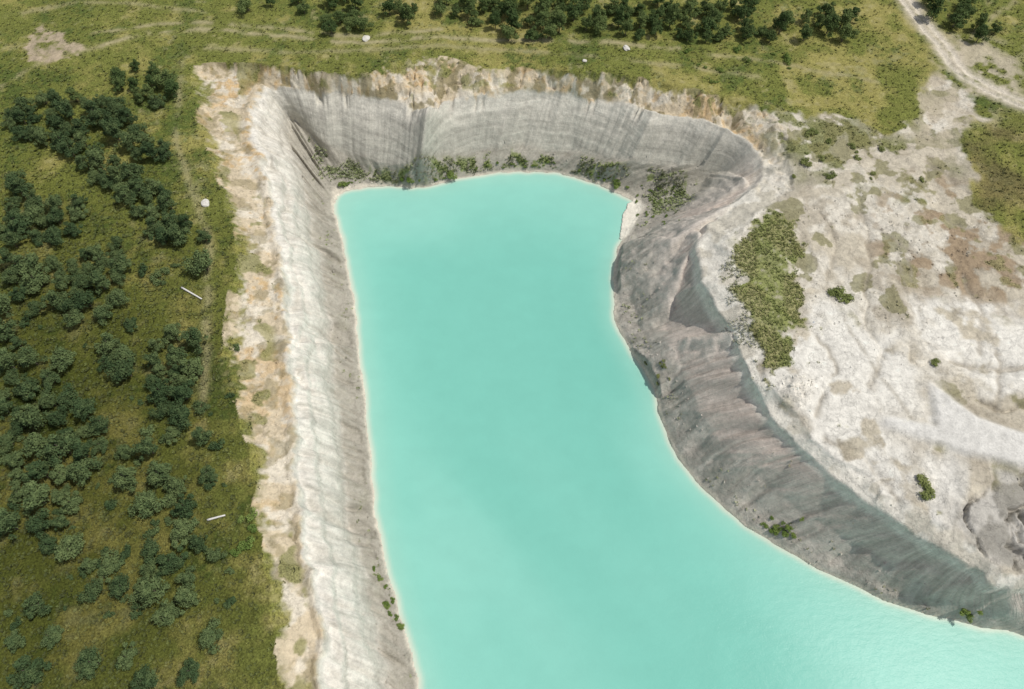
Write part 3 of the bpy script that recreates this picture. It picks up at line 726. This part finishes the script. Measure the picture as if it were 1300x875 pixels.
def pole(u0, v0, u1, v1, label):
    a = drop(u0, v0); b = drop(u1, v1); vs = []; qs = []
    a = (a[0], a[1], a[2]+.15); b = (b[0], b[1], b[2]+.2)
    limb(vs, qs, a, b, .16, .11, 8, 6, .06)
    me = raw_mesh('pole', np.array(vs), np.array(qs), m_pole)
    bm = bmesh.new(); bm.from_mesh(me); bmesh.ops.holes_fill(bm, edges=bm.edges); bm.to_mesh(me); bm.free()
    o = link('pole', me); tag(o, label, 'pole')
pole(231, 366, 257, 381, 'long white pole lying on the grass below the round lone tree')
pole(264, 661, 287, 655, 'white pole lying on dark grass by the lower left chalk strip')
# ------------------------------------------------------------ weeds (stuff) and rubble (stuff)
def pick(mask, N):
    p = (mask*np.gradient(gx)[None, :]*np.gradient(gy)[:, None]).ravel(); p = p/p.sum()
    k = rng.choice(p.size, N, p=p); j, i = np.divmod(k, NX)
    x = gx[i]+rng.uniform(-.2, .2, N); y = gy[j]+rng.uniform(-.2, .2, N)
    return x, y, hz(x, y), Ccol[j, i]
view = ((X > -112) & (X < 112) & (Y > 2) & (Y < 142)).astype(float)
slopeok = (~lake_in).astype(float)*view*np.where(Z > -13.8, 1, 0)
def tufts(mask, N, size, tint, k=6, own=.35):
    x, y, zz, c_ = pick(mask, N)
    s = size*rng.uniform(.5, 1.4, N)
    co = []; cols = []
    tint = np.array(tint)
    br = rng.uniform(.7, 1.5, (N, 1))
    cc = (c_*own+tint*(1-own))*br
    for j in range(k):
        an = rng.random(N)*6.28; r_ = s*rng.uniform(.1, .5, N)
        bx = x+np.cos(an)*r_*.4; by = y+np.sin(an)*r_*.4
        tx = x+np.cos(an)*(r_+s*.35); ty = y+np.sin(an)*(r_+s*.35); tz = zz+s*rng.uniform(.2, .6, N)
        px_ = -np.sin(an)*s*.28; py_ = np.cos(an)*s*.28
        co.append(np.stack([np.stack([bx, by, zz-.05], -1), np.stack([tx*.5+bx*.5+px_, ty*.5+by*.5+py_, (zz+tz)/2+.1*s], -1), np.stack([tx, ty, tz], -1), np.stack([tx*.5+bx*.5-px_, ty*.5+by*.5-py_, (zz+tz)/2+.1*s], -1)], 1))
        cols.append(np.repeat(cc[:, None, :]*rng.uniform(.8, 1.2, (N, 1, 1)), 4, 1))
    return np.concatenate(co).reshape(-1, 3), np.concatenate(cols).reshape(-1, 3)
sets = [tufts(vegm*slopeok*(1-weedk)*(1-np.clip(M_shadeleft, 0, 1)), 14000, .34, (.16, .17, .045), 6, .65),
        tufts(vegm*slopeok*np.clip(M_shadeleft+M_shademid*.5, 0, 1), 12000, .42, (.068, .086, .025), 6, .6),  # tufts tinted darker to match the painted left shade
        tufts(weedk*M_right*slopeok*sst(.38, .52, n3*.5+n2*.5), 3200, .27, (.21, .25, .07), 7, .45),
        tufts(np.where(strip, (1-sst(.6, .85, t_))*sst(.12, .25, t_)*(Bw+.02*Lw+.03*Rw), 0)*slopeok*sst(.45, .6, n2), 2800, .34, (.18, .24, .06), 7)]
co = np.concatenate([s[0] for s in sets]); cl = np.concatenate([s[1] for s in sets])
me = raw_mesh('weeds', co, np.arange(len(co)).reshape(-1, 4), m_at, False)
addattr(me, 'base_col', 'FLOAT_COLOR', np.concatenate([np.clip(cl, 0, .5), np.ones((len(cl), 1))], -1))
o = link('weeds', me); tag(o, 'tufts of grass and weeds over the meadow and the green patch', 'weeds', None, 'stuff')
def rubble(mask, N, smin, smax):
    x, y, zz, c_ = pick(mask, N); s = smin+(smax-smin)*rng.random(N)**4
    oc = np.array([[1, 0, 0], [0, 1, 0], [-1, 0, 0], [0, -1, 0], [0, 0, .8], [0, 0, -.8]], float)
    V = oc[None]*s[:, None, None]*rng.uniform(.6, 1.3, (N, 6, 1))+rng.normal(size=(N, 6, 3))*s[:, None, None]*.15
    V += np.stack([x, y, zz+s*.1], -1)[:, None, :]
    F = np.array([[0, 1, 4], [1, 2, 4], [2, 3, 4], [3, 0, 4], [1, 0, 5], [2, 1, 5], [3, 2, 5], [0, 3, 5]])
    return V.reshape(-1, 3), (F[None]+6*np.arange(N)[:, None, None]).reshape(-1, 3), np.repeat(c_*rng.uniform(.75, 1.15, (N, 1)), 6, 0)
bare = (1-vegm)*slopeok
A = rubble(bare*(M_right*(1-.7*sm)*np.where(strip, 0, 1)*sst(.5, .65, n4)*(1-M_slab)+M_heap*6), 1700, .05, .3); B_ = rubble(bare*np.where(strip, (1-sst(.9, 1.2, t_))*.6+sst(2, 2.2, t_)*(1-.8*Rw), 0), 2500, .04, .28)
co = np.concatenate([A[0], B_[0]]); fc = np.concatenate([A[1], B_[1]+len(A[0])]); cl = np.concatenate([A[2], B_[2]])
me = raw_mesh('rubble', co, fc, m_rub, False); addattr(me, 'base_col', 'FLOAT_COLOR', np.concatenate([np.clip(cl, 0, .75), np.ones((len(cl), 1))], -1))
o = link('rubble', me); tag(o, 'loose chalk rubble over the bare ground and slopes', 'rubble', None, 'stuff')
# ------------------------------------------------------------ camera and light
cam = bpy.data.cameras.new('camera'); co_ = bpy.data.objects.new('camera', cam); C.objects.link(co_)
co_.location = (0, 0, H); co_.rotation_euler = (math.radians(30), 0, 0); cam.lens = 24; cam.sensor_width = 36; cam.clip_end = 9000
bpy.context.scene.camera = co_
EL, AZ = math.radians(61), math.radians(3)       # azimuth from +x towards +y
d = Vector((math.cos(EL)*math.cos(AZ), math.cos(EL)*math.sin(AZ), math.sin(EL)))
sun = bpy.data.lights.new('sun', 'SUN'); sun.energy = 3.05; sun.angle = math.radians(.5); sun.color = (1, .955, .88)
so = bpy.data.objects.new('sun', sun); C.objects.link(so); so.rotation_euler = d.to_track_quat('Z', 'Y').to_euler()
W = bpy.data.worlds.new('World'); bpy.context.scene.world = W; W.use_nodes = True
nt = W.node_tree; sk = nt.nodes.new('ShaderNodeTexSky'); sk.sky_type = 'NISHITA'; sk.sun_disc = False; sk.sun_elevation = EL; sk.sun_rotation = math.pi/2-AZ
hs = nt.nodes.new('ShaderNodeHueSaturation'); hs.inputs['Saturation'].default_value = .4
nt.links.new(sk.outputs[0], hs.inputs['Color']); nt.links.new(hs.outputs[0], nt.nodes['Background'].inputs[0]); nt.nodes['Background'].inputs[1].default_value = .11
bpy.context.scene.view_settings.view_transform = 'Standard'; bpy.context.scene.view_settings.look = 'None'; bpy.context.scene.view_settings.exposure = 0
print('TREES', len(placed), 'GRID', NX, NY)
